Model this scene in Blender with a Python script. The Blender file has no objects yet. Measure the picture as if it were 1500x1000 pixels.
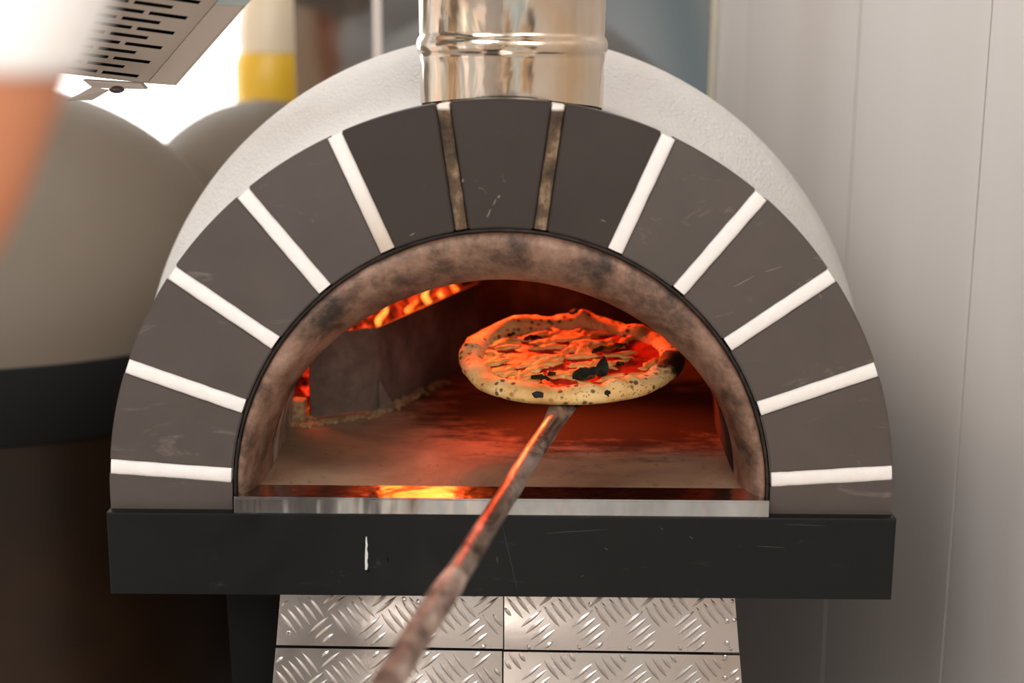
import bpy, bmesh, math, random
from math import sin, cos, tan, pi, radians, sqrt, atan2
from mathutils import Vector, Matrix, Euler, noise
random.seed(7)
S = bpy.context.scene
COL = S.collection

# ------------------------------------------------------------------ camera
F = 50.0 / 36.0 * 1500
CAM = Vector((0.0105, -1.49, 1.489))
R = Euler((radians(78), 0, 0)).to_matrix() @ Matrix.Rotation(radians(0.45), 3, 'Z')
cd = bpy.data.cameras.new('camera'); cam = bpy.data.objects.new('camera', cd); COL.objects.link(cam)
cam.matrix_world = Matrix.Translation(CAM) @ R.to_4x4()
cd.lens = 50; cd.sensor_width = 36; cd.clip_start = 0.02
cd.dof.use_dof = True; cd.dof.focus_distance = 1.62; cd.dof.aperture_fstop = 2.2
S.camera = cam

def ray(px, py): return R @ Vector(((px-750)/F, (500-py)/F, -1.0))
def Py(px, py, Y=0.0):
    d = ray(px, py); t = (Y-CAM.y)/d.y; return CAM + d*t
def Pz(px, py, z=1.0):
    d = ray(px, py); t = (z-CAM.z)/d.z; return CAM + d*t
def Pd(px, py, D): return CAM + ray(px, py)*D

# ------------------------------------------------------------------ helpers
def lin(c):
    c = c/255.0
    return c/12.92 if c <= .04045 else ((c+.055)/1.055)**2.4
def rgb(r, g, b): return (lin(r), lin(g), lin(b), 1)

def link(name, me, mat=None, parent=None, smooth=False):
    o = bpy.data.objects.new(name, me); COL.objects.link(o)
    if mat: 
        if len(me.materials) == 0: me.materials.append(mat)
    if parent: o.parent = parent
    if smooth:
        for p in me.polygons: p.use_smooth = True
    return o
def obj(name, bm, mat=None, parent=None, smooth=False, sharp=None):
    me = bpy.data.meshes.new(name)
    bmesh.ops.recalc_face_normals(bm, faces=bm.faces)
    bm.to_mesh(me); bm.free()
    o = link(name, me, mat, parent, smooth)
    if smooth and sharp: me.set_sharp_from_angle(angle=radians(sharp))
    return o
def thing(name, label, cat, loc=(0, 0, 0), group=None):
    o = bpy.data.objects.new(name, None); COL.objects.link(o); o.location = loc
    o.empty_display_size = .05
    o['label'] = label; o['category'] = cat
    if group: o['group'] = group
    return o
def tag(o, label, cat, group=None, kind=None):
    o['label'] = label; o['category'] = cat
    if group: o['group'] = group
    if kind: o['kind'] = kind
    return o
def struct(o): o['kind'] = 'structure'; return o

def box(bm, x0, x1, y0, y1, z0, z1, bev=0, M=None):
    vs = [Vector((x, y, z)) for x in (x0, x1) for y in (y0, y1) for z in (z0, z1)]
    if M: vs = [M @ v for v in vs]
    v = [bm.verts.new(p) for p in vs]
    fs = [bm.faces.new([v[i] for i in f]) for f in ((0,1,3,2),(4,6,7,5),(0,4,5,1),(2,3,7,6),(0,2,6,4),(1,5,7,3))]
    if bev:
        es = list({e for f in fs for e in f.edges})
        bmesh.ops.bevel(bm, geom=es, offset=bev, segments=2, affect='EDGES', profile=.7)
def prism(bm, pts, d, bev=0):
    """closed polygon of 3d points extruded by vector d"""
    a = [bm.verts.new(p) for p in pts]; b = [bm.verts.new(Vector(p)+Vector(d)) for p in pts]
    n = len(pts); fs = [bm.faces.new(a), bm.faces.new(b[::-1])]
    for i in range(n): fs.append(bm.faces.new([a[i], b[i], b[(i+1) % n], a[(i+1) % n]]))
    if bev:
        es = list({e for f in fs for e in f.edges})
        bmesh.ops.bevel(bm, geom=es, offset=bev, segments=2, affect='EDGES', profile=.7)
def grid(bm, rows, close_u=False, close_v=False):
    V = [[bm.verts.new(p) for p in r] for r in rows]
    nr, nc = len(V), len(V[0])
    for i in range(nr if close_v else nr-1):
        for j in range(nc if close_u else nc-1):
            a, b = V[i], V[(i+1) % nr]; k = (j+1) % nc
            bm.faces.new((a[j], a[k], b[k], b[j]))
    return V
def lathe(bm, prof, c=(0, 0, 0), n=64, cap=False):
    rows = []
    for r, z in prof:
        rows.append([Vector((c[0]+r*cos(2*pi*k/n), c[1]+r*sin(2*pi*k/n), c[2]+z)) for k in range(n)])
    V = grid(bm, rows, close_u=True)
    if cap:
        bm.faces.new(V[0]); bm.faces.new(V[-1])
def tube(bm, pts, rad, n=16, cap=True):
    pts = [Vector(p) for p in pts]; rows = []
    up = Vector((0.1, .2, 1)).normalized()
    for i, p in enumerate(pts):
        t = (pts[min(i+1, len(pts)-1)] - pts[max(i-1, 0)]).normalized()
        a = t.cross(up).normalized(); b = t.cross(a).normalized()
        r = rad[i] if isinstance(rad, (list, tuple)) else rad
        rows.append([p + r*(cos(2*pi*k/n)*a + sin(2*pi*k/n)*b) for k in range(n)])
    V = grid(bm, rows, close_u=True)
    if cap: bm.faces.new(V[0][::-1]); bm.faces.new(V[-1])
def blob(bm, c, s, sub=2, rot=None, lump=0, seed=0):
    r = bmesh.ops.create_icosphere(bm, subdivisions=sub, radius=1)
    M = (rot or Euler((0, 0, 0))).to_matrix()
    for v in r['verts']:
        k = 1 + lump*noise.noise(v.co*1.7 + Vector((seed*3.1, seed*1.7, seed)))
        v.co = Vector(c) + M @ Vector((v.co.x*s[0]*k, v.co.y*s[1]*k, v.co.z*s[2]*k))

# ------------------------------------------------------------------ materials
class NT:
    def __init__(s, name):
        s.m = bpy.data.materials.new(name); s.m.use_nodes = True
        s.n = s.m.node_tree.nodes; s.l = s.m.node_tree.links
        s.b = s.n['Principled BSDF']; s.tc = None
    def node(s, t, **k):
        x = s.n.new(t)
        for a, v in k.items():
            if a in x.inputs.keys() if hasattr(x.inputs, 'keys') else False: x.inputs[a].default_value = v
            else: setattr(x, a, v)
        return x
    def coord(s, scale=(1, 1, 1), rot=(0, 0, 0)):
        if not s.tc: s.tc = s.n.new('ShaderNodeTexCoord')
        mp = s.n.new('ShaderNodeMapping'); mp.inputs['Scale'].default_value = scale; mp.inputs['Rotation'].default_value = rot
        s.l.new(s.tc.outputs['Object'], mp.inputs[0]); return mp.outputs[0]
    def noise(s, scale, detail=4, rough=.55, vec=None, dist=0):
        x = s.n.new('ShaderNodeTexNoise'); x.inputs['Scale'].default_value = scale
        x.inputs['Detail'].default_value = detail; x.inputs['Roughness'].default_value = rough
        x.inputs['Distortion'].default_value = dist
        s.l.new(vec or s.coord(), x.inputs['Vector']); return x.outputs['Fac']
    def voro(s, scale, feature='F1', vec=None, rand=1):
        x = s.n.new('ShaderNodeTexVoronoi'); x.feature = feature; x.inputs['Scale'].default_value = scale
        x.inputs['Randomness'].default_value = rand
        s.l.new(vec or s.coord(), x.inputs['Vector']); return x.outputs['Distance']
    def ramp(s, fac, stops, interp='LINEAR'):
        x = s.n.new('ShaderNodeValToRGB'); x.color_ramp.interpolation = interp
        e = x.color_ramp.elements
        while len(e) > 1: e.remove(e[-1])
        e[0].position = stops[0][0]; e[0].color = stops[0][1]
        for p, c in stops[1:]:
            k = e.new(p); k.color = c
        s.l.new(fac, x.inputs[0]); return x.outputs[0]
    def math(s, op, a, b=None, clamp=False):
        x = s.n.new('ShaderNodeMath'); x.operation = op; x.use_clamp = clamp
        for i, v in enumerate((a, b)):
            if v is None: continue
            if isinstance(v, (int, float)): x.inputs[i].default_value = v
            else: s.l.new(v, x.inputs[i])
        return x.outputs[0]
    def mix(s, fac, a, b, mode='MIX'):
        x = s.n.new('ShaderNodeMix'); x.data_type = 'RGBA'; x.blend_type = mode
        for i, v in ((0, fac), (6, a), (7, b)):
            if isinstance(v, (int, float)): x.inputs[i].default_value = v
            elif isinstance(v, tuple): x.inputs[i].default_value = v
            else: s.l.new(v, x.inputs[i])
        return x.outputs[2]
    def set(s, **k):
        for a, v in k.items():
            a = a.replace('_', ' ')
            if isinstance(v, (int, float, tuple)): s.b.inputs[a].default_value = v
            else: s.l.new(v, s.b.inputs[a])
        return s
    def bump(s, h, strength=.3, dist=.01):
        x = s.n.new('ShaderNodeBump'); x.inputs['Strength'].default_value = strength; x.inputs['Distance'].default_value = dist
        s.l.new(h, x.inputs['Height']); s.l.new(x.outputs[0], s.b.inputs['Normal']); return s
def g(v): return (v, v, v, 1)
def mat(name, col, rough=.6, metal=0, **k):
    t = NT(name); t.set(Base_Color=col, Roughness=rough, Metallic=metal, **k); return t

# black painted arch blocks: matt slate with faint scuffs
t = NT('slate_block')
sc = t.ramp(t.noise(9, 6, .7, t.coord((1, 1, 3), (0, .6, 0)), 1.5), [(.60, g(0)), (.72, g(1))])
fine = t.noise(160, 3, .6)
base = t.mix(t.noise(14, 4), rgb(72, 63, 59), rgb(86, 76, 71))
t.set(Base_Color=t.mix(t.math('MULTIPLY', sc, .34), base, rgb(150, 140, 134)), Roughness=t.ramp(t.noise(20, 4), [(.3, g(.42)), (.7, g(.56))]))
t.set(Specular_IOR_Level=.45)
t.bump(fine, .08, .002); M_BLOCK = t.m
t = NT('soot_block')     # centre blocks, smoked over by the mouth
sc = t.ramp(t.noise(30, 6, .75, t.coord((1, 1, .6), (0, .5, 0)), 2), [(.66, g(0)), (.74, g(1))])
t.set(Base_Color=t.mix(t.math('MULTIPLY', sc, .35), t.mix(t.noise(12, 4), rgb(44, 37, 33), rgb(60, 50, 45)), rgb(140, 132, 126)), Roughness=.5, Specular_IOR_Level=.35)
t.bump(t.noise(160, 3), .08, .002); M_SOOTB = t.m
t = NT('white_mortar'); t.set(Base_Color=t.mix(t.noise(60, 4), rgb(236, 228, 222), rgb(250, 246, 242)), Roughness=.85); t.bump(t.noise(200, 3), .3, .002); M_MORT = t.m
t = NT('sooty_mortar')
sx = t.n.new('ShaderNodeSeparateXYZ'); t.l.new(t.coord(), sx.inputs[0])
t.set(Base_Color=t.mix(t.math('MULTIPLY', t.math('SUBTRACT', sx.outputs['Z'], 1.316), 300, True), t.ramp(t.noise(38, 5, .65), [(.36, rgb(52, 40, 30)), (.52, rgb(96, 76, 56)), (.68, rgb(160, 136, 108))]), rgb(236, 226, 216)), Roughness=.85); t.bump(t.noise(150, 3), .4, .002); M_MSOOT = t.m
t = NT('part_sooted_mortar')
sx = t.n.new('ShaderNodeSeparateXYZ'); t.l.new(t.coord(), sx.inputs[0])
hz = t.math('MULTIPLY', t.math('SUBTRACT', t.math('ADD', 1.24, t.math('MULTIPLY', t.noise(30, 3), .02)), sx.outputs['Z']), 8.0, True)
t.set(Base_Color=t.mix(hz, rgb(244, 238, 232), rgb(176, 150, 116)), Roughness=.85); t.bump(t.noise(150, 3), .4, .002); M_MHALF = t.m
# stucco dome
t = NT('stucco_white')
t.set(Base_Color=t.mix(t.noise(30, 5), rgb(198, 194, 191), rgb(212, 209, 206)), Roughness=.9)
t.bump(t.math('ADD', t.noise(260, 4, .6), t.math('MULTIPLY', t.voro(190), .8)), .5, .003); M_STUC = t.m
t = NT('black_paint'); sc = t.ramp(t.noise(9, 6, .75, t.coord((1, 1, 4), (0, .35, 0)), 2.0), [(.62, g(0)), (.75, g(1))])
t.set(Base_Color=t.mix(t.math('MULTIPLY', sc, .12), rgb(10, 12, 13), rgb(140, 140, 138)), Roughness=t.ramp(t.noise(25, 4), [(.3, g(.36)), (.7, g(.5))]), Specular_IOR_Level=.28)
t.bump(t.noise(120, 3), .05, .002); M_BLACK = t.m
M_DARK = mat('dark_void', rgb(9, 8, 8), .7, Specular_IOR_Level=.2).m
t = NT('polished_steel')
t.set(Base_Color=t.mix(t.noise(22, 4, .6, t.coord((1, 1, .3))), rgb(140, 136, 134), rgb(214, 210, 208)), Metallic=1.0, Roughness=.2)
t.bump(t.noise(16, 3, .5, t.coord((1, 1, .3))), .35, .012); M_STEEL = t.m
t = NT('flue_steel')
t.set(Base_Color=t.ramp(t.noise(7, 4, .6, t.coord((1, 1, .7)), 1.0), [(.3, rgb(214, 186, 152)), (.5, rgb(214, 200, 184)), (.7, rgb(210, 210, 208))]), Metallic=1.0, Roughness=.15)
t.bump(t.noise(14, 3, .5, t.coord((1, 1, .6)), .6), .22, .012); M_FLUE = t.m
t = NT('mirror_steel'); t.set(Base_Color=rgb(138, 138, 139), Metallic=1.0, Roughness=.06)
t.bump(t.noise(2.2, 2, .5), .05, .02); M_MIRR = t.m
t = NT('tread_plate'); t.set(Base_Color=t.mix(t.noise(9, 4), rgb(190, 182, 178), rgb(212, 207, 203)), Metallic=1.0, Roughness=t.ramp(t.noise(16, 4), [(.3, g(.2)), (.7, g(.32))]))
t.bump(t.noise(60, 4, .6), .06, .003); M_TREAD = t.m
# mouth ring : smoked, rubbed metal
t = NT('smoked_metal')
n1 = t.noise(15, 8, .72, None, .15); n2 = t.noise(42, 5, .7)
c = t.ramp(n1, [(.36, rgb(52, 40, 34)), (.44, rgb(96, 72, 58)), (.54, rgb(136, 104, 86)), (.68, rgb(168, 138, 120))])
c = t.mix(t.ramp(n2, [(.58, g(0)), (.72, g(.55))]), c, rgb(40, 33, 30))
sp = t.ramp(t.voro(46), [(.0, g(.4)), (.06, g(0))])
t.set(Base_Color=t.mix(sp, c, rgb(190, 168, 150)), Metallic=.15, Roughness=.5)
t.bump(t.noise(70, 5, .6), .22, .003); M_RING = t.m
t = NT('ring_edge_dark'); t.set(Base_Color=t.ramp(t.noise(50, 5), [(.4, rgb(20, 16, 14)), (.7, rgb(60, 45, 36))]), Roughness=.8); M_EDGE = t.m
# hearth stone
t = NT('hearth_stone')
n1 = t.noise(5, 7, .65, None, .5); n2 = t.noise(60, 5, .7, t.coord((1, .5, 1)))
c = t.ramp(n1, [(.3, rgb(106, 84, 66)), (.5, rgb(142, 116, 92)), (.7, rgb(172, 146, 120))])
c = t.mix(t.ramp(n2, [(.6, g(0)), (.72, g(.6))]), c, rgb(70, 50, 38))
# burnt patch where pizzas are baked
vm = t.n.new('ShaderNodeVectorMath'); vm.operation = 'DISTANCE'
mp = t.coord((1, 1.25, 1)); t.l.new(mp, vm.inputs[0]); vm.inputs[1].default_value = (.13, .38*1.25, 0.898)
dd = t.math('ADD', vm.outputs['Value'], t.math('MULTIPLY', t.math('SUBTRACT', t.noise(22, 7, .75, t.coord((.6, 1.6, 1))), .5), .42))
c = t.mix(t.ramp(dd, [(.20, g(.96)), (.30, g(0))]), c, rgb(20, 15, 13))
t.set(Base_Color=c, Roughness=.85, Specular_IOR_Level=.3); t.bump(t.noise(90, 6, .7), .3, .003); M_HEARTH = t.m
t = NT('chamber_brick')
c = t.ramp(t.noise(7, 6, .65), [(.3, rgb(34, 27, 23)), (.5, rgb(52, 42, 36)), (.7, rgb(84, 72, 62))])
sx = t.n.new('ShaderNodeSeparateXYZ'); t.l.new(t.coord(), sx.inputs[0])
k1 = t.math('MULTIPLY', t.math('SUBTRACT', -.21, sx.outputs['X']), 30, True); k2 = t.math('MULTIPLY', t.math('SUBTRACT', .33, sx.outputs['Y']), 40, True)
c = t.mix(t.math('MULTIPLY', k1, k2), c, t.ramp(t.noise(26, 6, .7, t.coord((1, 1, .35))), [(.35, rgb(80, 64, 52)), (.5, rgb(150, 130, 114)), (.65, rgb(205, 190, 175))]))
t.set(Base_Color=c, Roughness=.95, Specular_IOR_Level=.1); t.bump(t.noise(60, 6, .7, t.coord((1, .4, 1))), .6, .005); M_CHAM = t.m
t = NT('guard_steel')
c = t.ramp(t.noise(10, 7, .68), [(.3, rgb(72, 60, 52)), (.5, rgb(114, 98, 86)), (.7, rgb(158, 140, 126))])
c = t.mix(t.ramp(t.noise(130, 4, .7), [(.66, g(0)), (.76, g(.6))]), c, rgb(180, 160, 140))
t.set(Base_Color=c, Roughness=.6, Metallic=.2); t.bump(t.noise(80, 5), .2, .003); M_GUARD = t.m
t = NT('wood_ash'); t.set(Base_Color=t.ramp(t.noise(120, 5, .7), [(.3, rgb(60, 40, 24)), (.5, rgb(168, 136, 96)), (.75, rgb(206, 180, 142))]), Roughness=1.0); M_ASH = t.m
def glow_mat(name, lo, hi, st, scale):
    t = NT(name)
    n = t.noise(scale, 6, .65, t.coord((1, 1, 1)), 1.2)
    col = t.ramp(n, [(.36, (.012, .004, .002, 1)), (.44, (.25, .008, .002, 1)), (.54, lo), (.70, hi)])
    e = t.ramp(n, [(.38, g(0)), (.46, g(.35)), (.6, g(1))])
    t.set(Base_Color=rgb(30, 20, 16), Roughness=.9, Emission_Color=col)
    t.set(Emission_Strength=t.math('MULTIPLY', e, st)); t.bump(n, .6, .006); return t.m
M_EMBER = glow_mat('glowing_ember', (1, .022, .005, 1), (1, .10, .02, 1), 1.1, 30)
M_LOG = glow_mat('burning_log', (1, .03, .006, 1), (1, .20, .03, 1), 1.05, 34)
t = NT('flame'); t.set(Base_Color=(1, .3, .05, 1), Emission_Color=t.ramp(t.noise(30, 3), [(.4, (1, .13, .01, 1)), (.65, (1, .5, .08, 1))]), Emission_Strength=1.3); M_FLAME = t.m
# pizza
t = NT('pizza_crust')
c = t.ramp(t.noise(16, 5, .6), [(.3, rgb(196, 138, 72)), (.5, rgb(226, 182, 116)), (.7, rgb(240, 212, 156))])
spn = t.math('ADD', t.voro(95), t.math('MULTIPLY', t.math('SUBTRACT', t.noise(90, 3), .5), .35))
gate = t.ramp(t.noise(14, 3), [(.38, g(0)), (.46, g(1))])
sp = t.math('MULTIPLY', t.ramp(spn, [(.20, g(1)), (.34, g(0))]), gate)
c = t.mix(t.math('MULTIPLY', sp, .88), c, rgb(48, 26, 14))
sp2 = t.math('MULTIPLY', t.ramp(t.voro(230), [(.16, g(1)), (.30, g(0))]), t.ramp(t.noise(22, 3), [(.46, g(0)), (.54, g(1))]))
c = t.mix(t.math('MULTIPLY', sp2, .75), c, rgb(96, 52, 20))
big = t.ramp(t.noise(11, 5, .6, t.coord((1, 1, .6)), .4), [(.66, g(0)), (.73, g(1))])
c = t.mix(t.math('MULTIPLY', big, .9), c, rgb(34, 20, 13))
vm = t.n.new('ShaderNodeVectorMath'); vm.operation = 'DISTANCE'; t.l.new(t.coord((1, 1, 1.5)), vm.inputs[0]); vm.inputs[1].default_value = (.122, -.035, .022)
dd = t.math('ADD', vm.outputs['Value'], t.math('MULTIPLY', t.math('SUBTRACT', t.noise(50, 5, .7), .5), .06))
c = t.mix(t.ramp(dd, [(.026, g(1)), (.036, g(0))]), c, rgb(14, 11, 9))
t.set(Base_Color=c, Roughness=.7, Subsurface_Weight=.05); t.bump(t.noise(60, 5, .6), .3, .004); M_CRUST = t.m
t = NT('tomato_sauce'); t.set(Base_Color=t.ramp(t.noise(40, 5), [(.3, rgb(150, 16, 6)), (.55, rgb(200, 28, 10)), (.8, rgb(214, 50, 18))]), Roughness=.5); t.bump(t.noise(70, 5), .6, .004); M_SAUCE = t.m
t = NT('melted_cheese'); t.set(Base_Color=t.ramp(t.noise(40, 4), [(.3, rgb(214, 124, 52)), (.55, rgb(232, 168, 92)), (.75, rgb(244, 206, 142))]), Roughness=.55); t.bump(t.noise(90, 4), .35, .003); M_CHEESE = t.m
t = NT('wilted_basil'); t.set(Base_Color=t.ramp(t.noise(60, 4), [(.35, rgb(14, 14, 8)), (.6, rgb(34, 38, 20)), (.8, rgb(84, 80, 50))]), Roughness=.7, Specular_IOR_Level=.25); M_BASIL = t.m
t = NT('peel_metal')
n = t.noise(26, 6, .7, t.coord((1, .4, 1)), .8)
t.set(Base_Color=t.ramp(n, [(.38, rgb(64, 48, 40)), (.47, rgb(138, 118, 106)), (.56, rgb(182, 166, 154)), (.7, rgb(214, 202, 192))]), Metallic=.6, Roughness=t.ramp(n, [(.4, g(.45)), (.7, g(.3))]))
t.bump(n, .25, .003); M_PEEL = t.m
t = NT('grimy_coat'); n = t.noise(28, 6, .72)
t.set(Base_Color=t.ramp(n, [(.38, rgb(74, 54, 44)), (.48, rgb(120, 98, 88)), (.58, rgb(164, 142, 130)), (.72, rgb(210, 190, 176))]), Roughness=.6); t.bump(n, .4, .004); M_GRIME = t.m
# walls
t = NT('satin_panel')
st = t.noise(1.0, 3, .5, t.coord((7, 7, .12)))
t.set(Base_Color=t.mix(st, rgb(204, 197, 192), rgb(222, 217, 214)), Roughness=.36, Metallic=.12)
t.bump(t.noise(1.0, 3, .5, t.coord((5, 5, .25))), .08, .02); M_PANEL = t.m
M_PLAST = mat('pale_plaster', rgb(216, 208, 198), .8).m
t = NT('concrete_floor'); t.set(Base_Color=t.ramp(t.noise(3, 6), [(.3, rgb(186, 178, 170)), (.7, rgb(214, 206, 200))]), Roughness=.6); t.set(Roughness=.35); M_FLOOR = t.m
t = NT('grey_render'); t.set(Base_Color=t.mix(t.noise(3, 4), rgb(94, 83, 70), rgb(112, 100, 86)), Roughness=.6); t.bump(t.noise(90, 4), .1, .003); M_GDOME = t.m
t = NT('dark_brown_base'); t.set(Base_Color=t.ramp(t.noise(2.5, 4, .5), [(.3, rgb(22, 13, 8)), (.7, rgb(54, 35, 21))]), Roughness=.38, Specular_IOR_Level=.3); M_BROWN = t.m
M_BOXM = mat('brushed_housing', rgb(176, 162, 150), .42, .35).m
M_SKIN = mat('skin', rgb(196, 128, 92), .5, Subsurface_Weight=.08).m
t = NT('white_cotton'); t.set(Base_Color=rgb(240, 238, 236), Roughness=.9); t.bump(t.noise(30, 4), .2, .01); M_COTTON = t.m
M_TROU = mat('dark_denim', rgb(34, 36, 44), .85).m
M_HAIR = mat('dark_hair', rgb(32, 22, 16), .6).m
M_EYE = mat('eye_white', rgb(232, 228, 222), .2).m
M_IRIS = mat('brown_iris', rgb(40, 24, 14), .2).m
M_LIP = mat('lip', rgb(176, 98, 84), .5).m
M_SHOE = mat('black_leather', rgb(18, 17, 17), .4).m
M_YEL = mat('yellow_plastic', rgb(246, 196, 60), .35).m
M_CREAM = mat('cream_plastic', rgb(246, 226, 196), .4).m
M_WIN = mat('daylight_pane', (1, 1, 1, 1), .5, Emission_Color=(1.0, .985, .96, 1), Emission_Strength=2.6).m
M_FRAME = mat('window_frame', rgb(200, 196, 190), .5).m
M_PINK = mat('aluminium_trim', rgb(226, 214, 206), .3, .6).m
M_DRIP = mat('white_paint_drip', rgb(226, 228, 226), .6).m

# ------------------------------------------------------------------ setting
ZG = 0.10
bm = bmesh.new(); box(bm, -3.2, .95, -2.6, 2.45, ZG-.05, ZG); struct(obj('floor', bm, M_FLOOR))
# right wall made of tall satin panels, running obliquely behind the oven
def WX(y): return .62 - .25*(y-.2)
wall_len = sqrt(1+.25**2)
bm = bmesh.new()
ys = [-2.4+.0, -1.68, -1.34, -1.0, -.66, -.32, .01, .30, .63, 1.02, 1.38, 1.72, 2.06, 2.4]
for a, b in zip(ys[:-1], ys[1:]):
    e = .0016
    pts = [(WX(a+e), a+e, ZG), (WX(b-e), b-e, ZG), (WX(b-e), b-e, 2.7), (WX(a+e), a+e, 2.7)]
    prism(bm, [Vector(p) for p in pts], (.03, .0075, 0), .0008)
struct(obj('wall_right', bm, M_PANEL))
bm = bmesh.new()
prism(bm, [Vector((WX(-2.4)+.033, -2.4, ZG)), Vector((WX(2.4)+.033, 2.4, ZG)), Vector((WX(2.4)+.033, 2.4, 2.7)), Vector((WX(-2.4)+.033, -2.4, 2.7))], (.05, .0125, 0))
struct(obj('wall_right_backing', bm, M_DARK))
# back wall with a window opening
wx0, wx1, wz0, wz1 = -1.75, -.62, .80, 2.3
bm = bmesh.new()
for a in ((-3.2, wx0, ZG, 2.7), (wx1, .10, ZG, 2.7), (wx0, wx1, ZG, wz0), (wx0, wx1, wz1, 2.7)):
    box(bm, a[0], a[1], 2.3, 2.4, a[2], a[3])
struct(obj('wall_back', bm, M_PLAST))
bm = bmesh.new(); box(bm, wx0, wx1, 2.36, 2.37, wz0, wz1); w = struct(obj('window_1', bm, M_WIN))
bm = bmesh.new()
for a in ((wx0, wx0+.05, wz0, wz1), (wx1-.05, wx1, wz0, wz1), (wx0+.05, wx1-.05, wz0, wz0+.05), (wx0+.05, wx1-.05, wz1-.05, wz1)):
    box(bm, a[0], a[1], 2.29, 2.35, a[2], a[3], .004)
obj('window_frame', bm, M_FRAME, w)

# mirror-polished splash panel behind the oven
a = Py(432, 100, 1.16).x; b = Py(1036, 100, 1.16).x
b = WX(1.16) - .006
r = thing('splash_panel', 'mirror polished steel splash panel standing behind the white oven', 'panel', (0, 1.16+1.42*tan(radians(3)), ZG)); r.rotation_euler = (radians(3), 0, 0)
bm = bmesh.new(); box(bm, a, b, 0, .006, 0, 2.3, .001); obj('mirror_sheet', bm, M_MIRR, r)
sx_ = Py(556, 60, 1.155).x
bm = bmesh.new(); box(bm, sx_-.012, sx_+.004, -.006, -.0005, 0, 2.3, .001); obj('joint_trim', bm, M_PINK, r)
bm = bmesh.new(); box(bm, b-.006, b+.002, -.006, -.0005, 0, 2.3, .001); obj('edge_trim', bm, mat('cream_edge', rgb(196, 186, 166), .4, .3).m, r)

# ------------------------------------------------------------------ the oven
oven = thing('pizza_oven', 'white domed wood-fired pizza oven with arch of black blocks and steel flue', 'oven', (0, 0, ZG))
inv = Matrix.Translation((0, 0, -ZG))
def part(name, bm, m, parent=oven, smooth=False, sharp=None, label=None):
    bm.transform(inv)
    o = obj(name, bm, m, parent, smooth, sharp)
    if label: o['label'] = label
    return o
# materials use Object coords: shift those that depend on world z
RO, RI, CZ = .4285, .2945, 1.0
ZB = Py(736, 754, 0).z           # top of the shelf
# blocks and joints
jang = []
for (px, py) in ((167, 683), (190, 537), (256, 402), (358, 285), (490, 198), (648, 147), (819, 147), (980, 198), (1116, 285), (1220, 402), (1285, 540), (1306, 692)):
    p = Py(px, py, 0); jang.append(atan2(p.z-CZ, p.x))
jang.sort()
JW = .0076
def arc_pt(r, a, y): return Vector((r*cos(a), y, CZ+r*sin(a)))
def make_block(a0, a1, y0, y1, off0, off1):
    """ring segment; off = half joint width removed at each end (metres)"""
    bm = bmesh.new(); n = 10; rows = []
    for k in range(n+1):
        q = k/n; row = []
        for (rr, yy) in ((RI, y0), (RO, y0), (RO, y1), (RI, y1)):
            A0 = a0 + off0/rr; A1 = a1 - off1/rr
            row.append(arc_pt(rr, A0+(A1-A0)*q, yy))
        rows.append(row)
    V = grid(bm, rows, close_u=True); bm.faces.new(V[0]); bm.faces.new(V[-1][::-1])
    bmesh.ops.recalc_face_normals(bm, faces=bm.faces)
    es = [e for e in bm.edges if len(e.link_faces) == 2 and e.calc_face_angle(0) > radians(40)]
    bmesh.ops.bevel(bm, geom=es, offset=.0016, segments=2, affect='EDGES')
    return bm
bounds = jang
for i in range(len(bounds)-1):
    m = M_SOOTB if i in (4, 5, 6) else M_BLOCK
    part('arch_block', make_block(bounds[i], bounds[i+1], -.001, .045, JW, JW), m, label='soot darkened arch block' if m is M_SOOTB else None)
m_scuff = mat('pale_scuff', rgb(128, 120, 114), .8).m
for (mx, my, dx, dy, r_) in ((677, 267, 1.5, -5, .0011), (713, 318, 6, -12, .0008), (722, 300, 5, -9, .0007), (729, 290, 3, -4, .0012), (600, 345, 8, -4, .0006), (915, 330, 10, 6, .0007), (880, 322, 8, 3, .0005), (1075, 420, 30, -16, .0006), (1120, 398, 26, -8, .0005), (1180, 412, 10, -6, .0005), (1200, 430, 3, 8, .0006)):
    a_ = Py(mx, my, -.0012); b_ = Py(mx+dx, my+dy, -.0012)
    bm = bmesh.new(); tube(bm, [a_, a_.lerp(b_, .3)+Vector((.0004, 0, 0)), a_.lerp(b_, .7), b_], [r_*.4, r_, r_*.8, r_*.3], 6)
    part('scuff_mark', bm, m_scuff, label='pale scuff on a black block')
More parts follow.
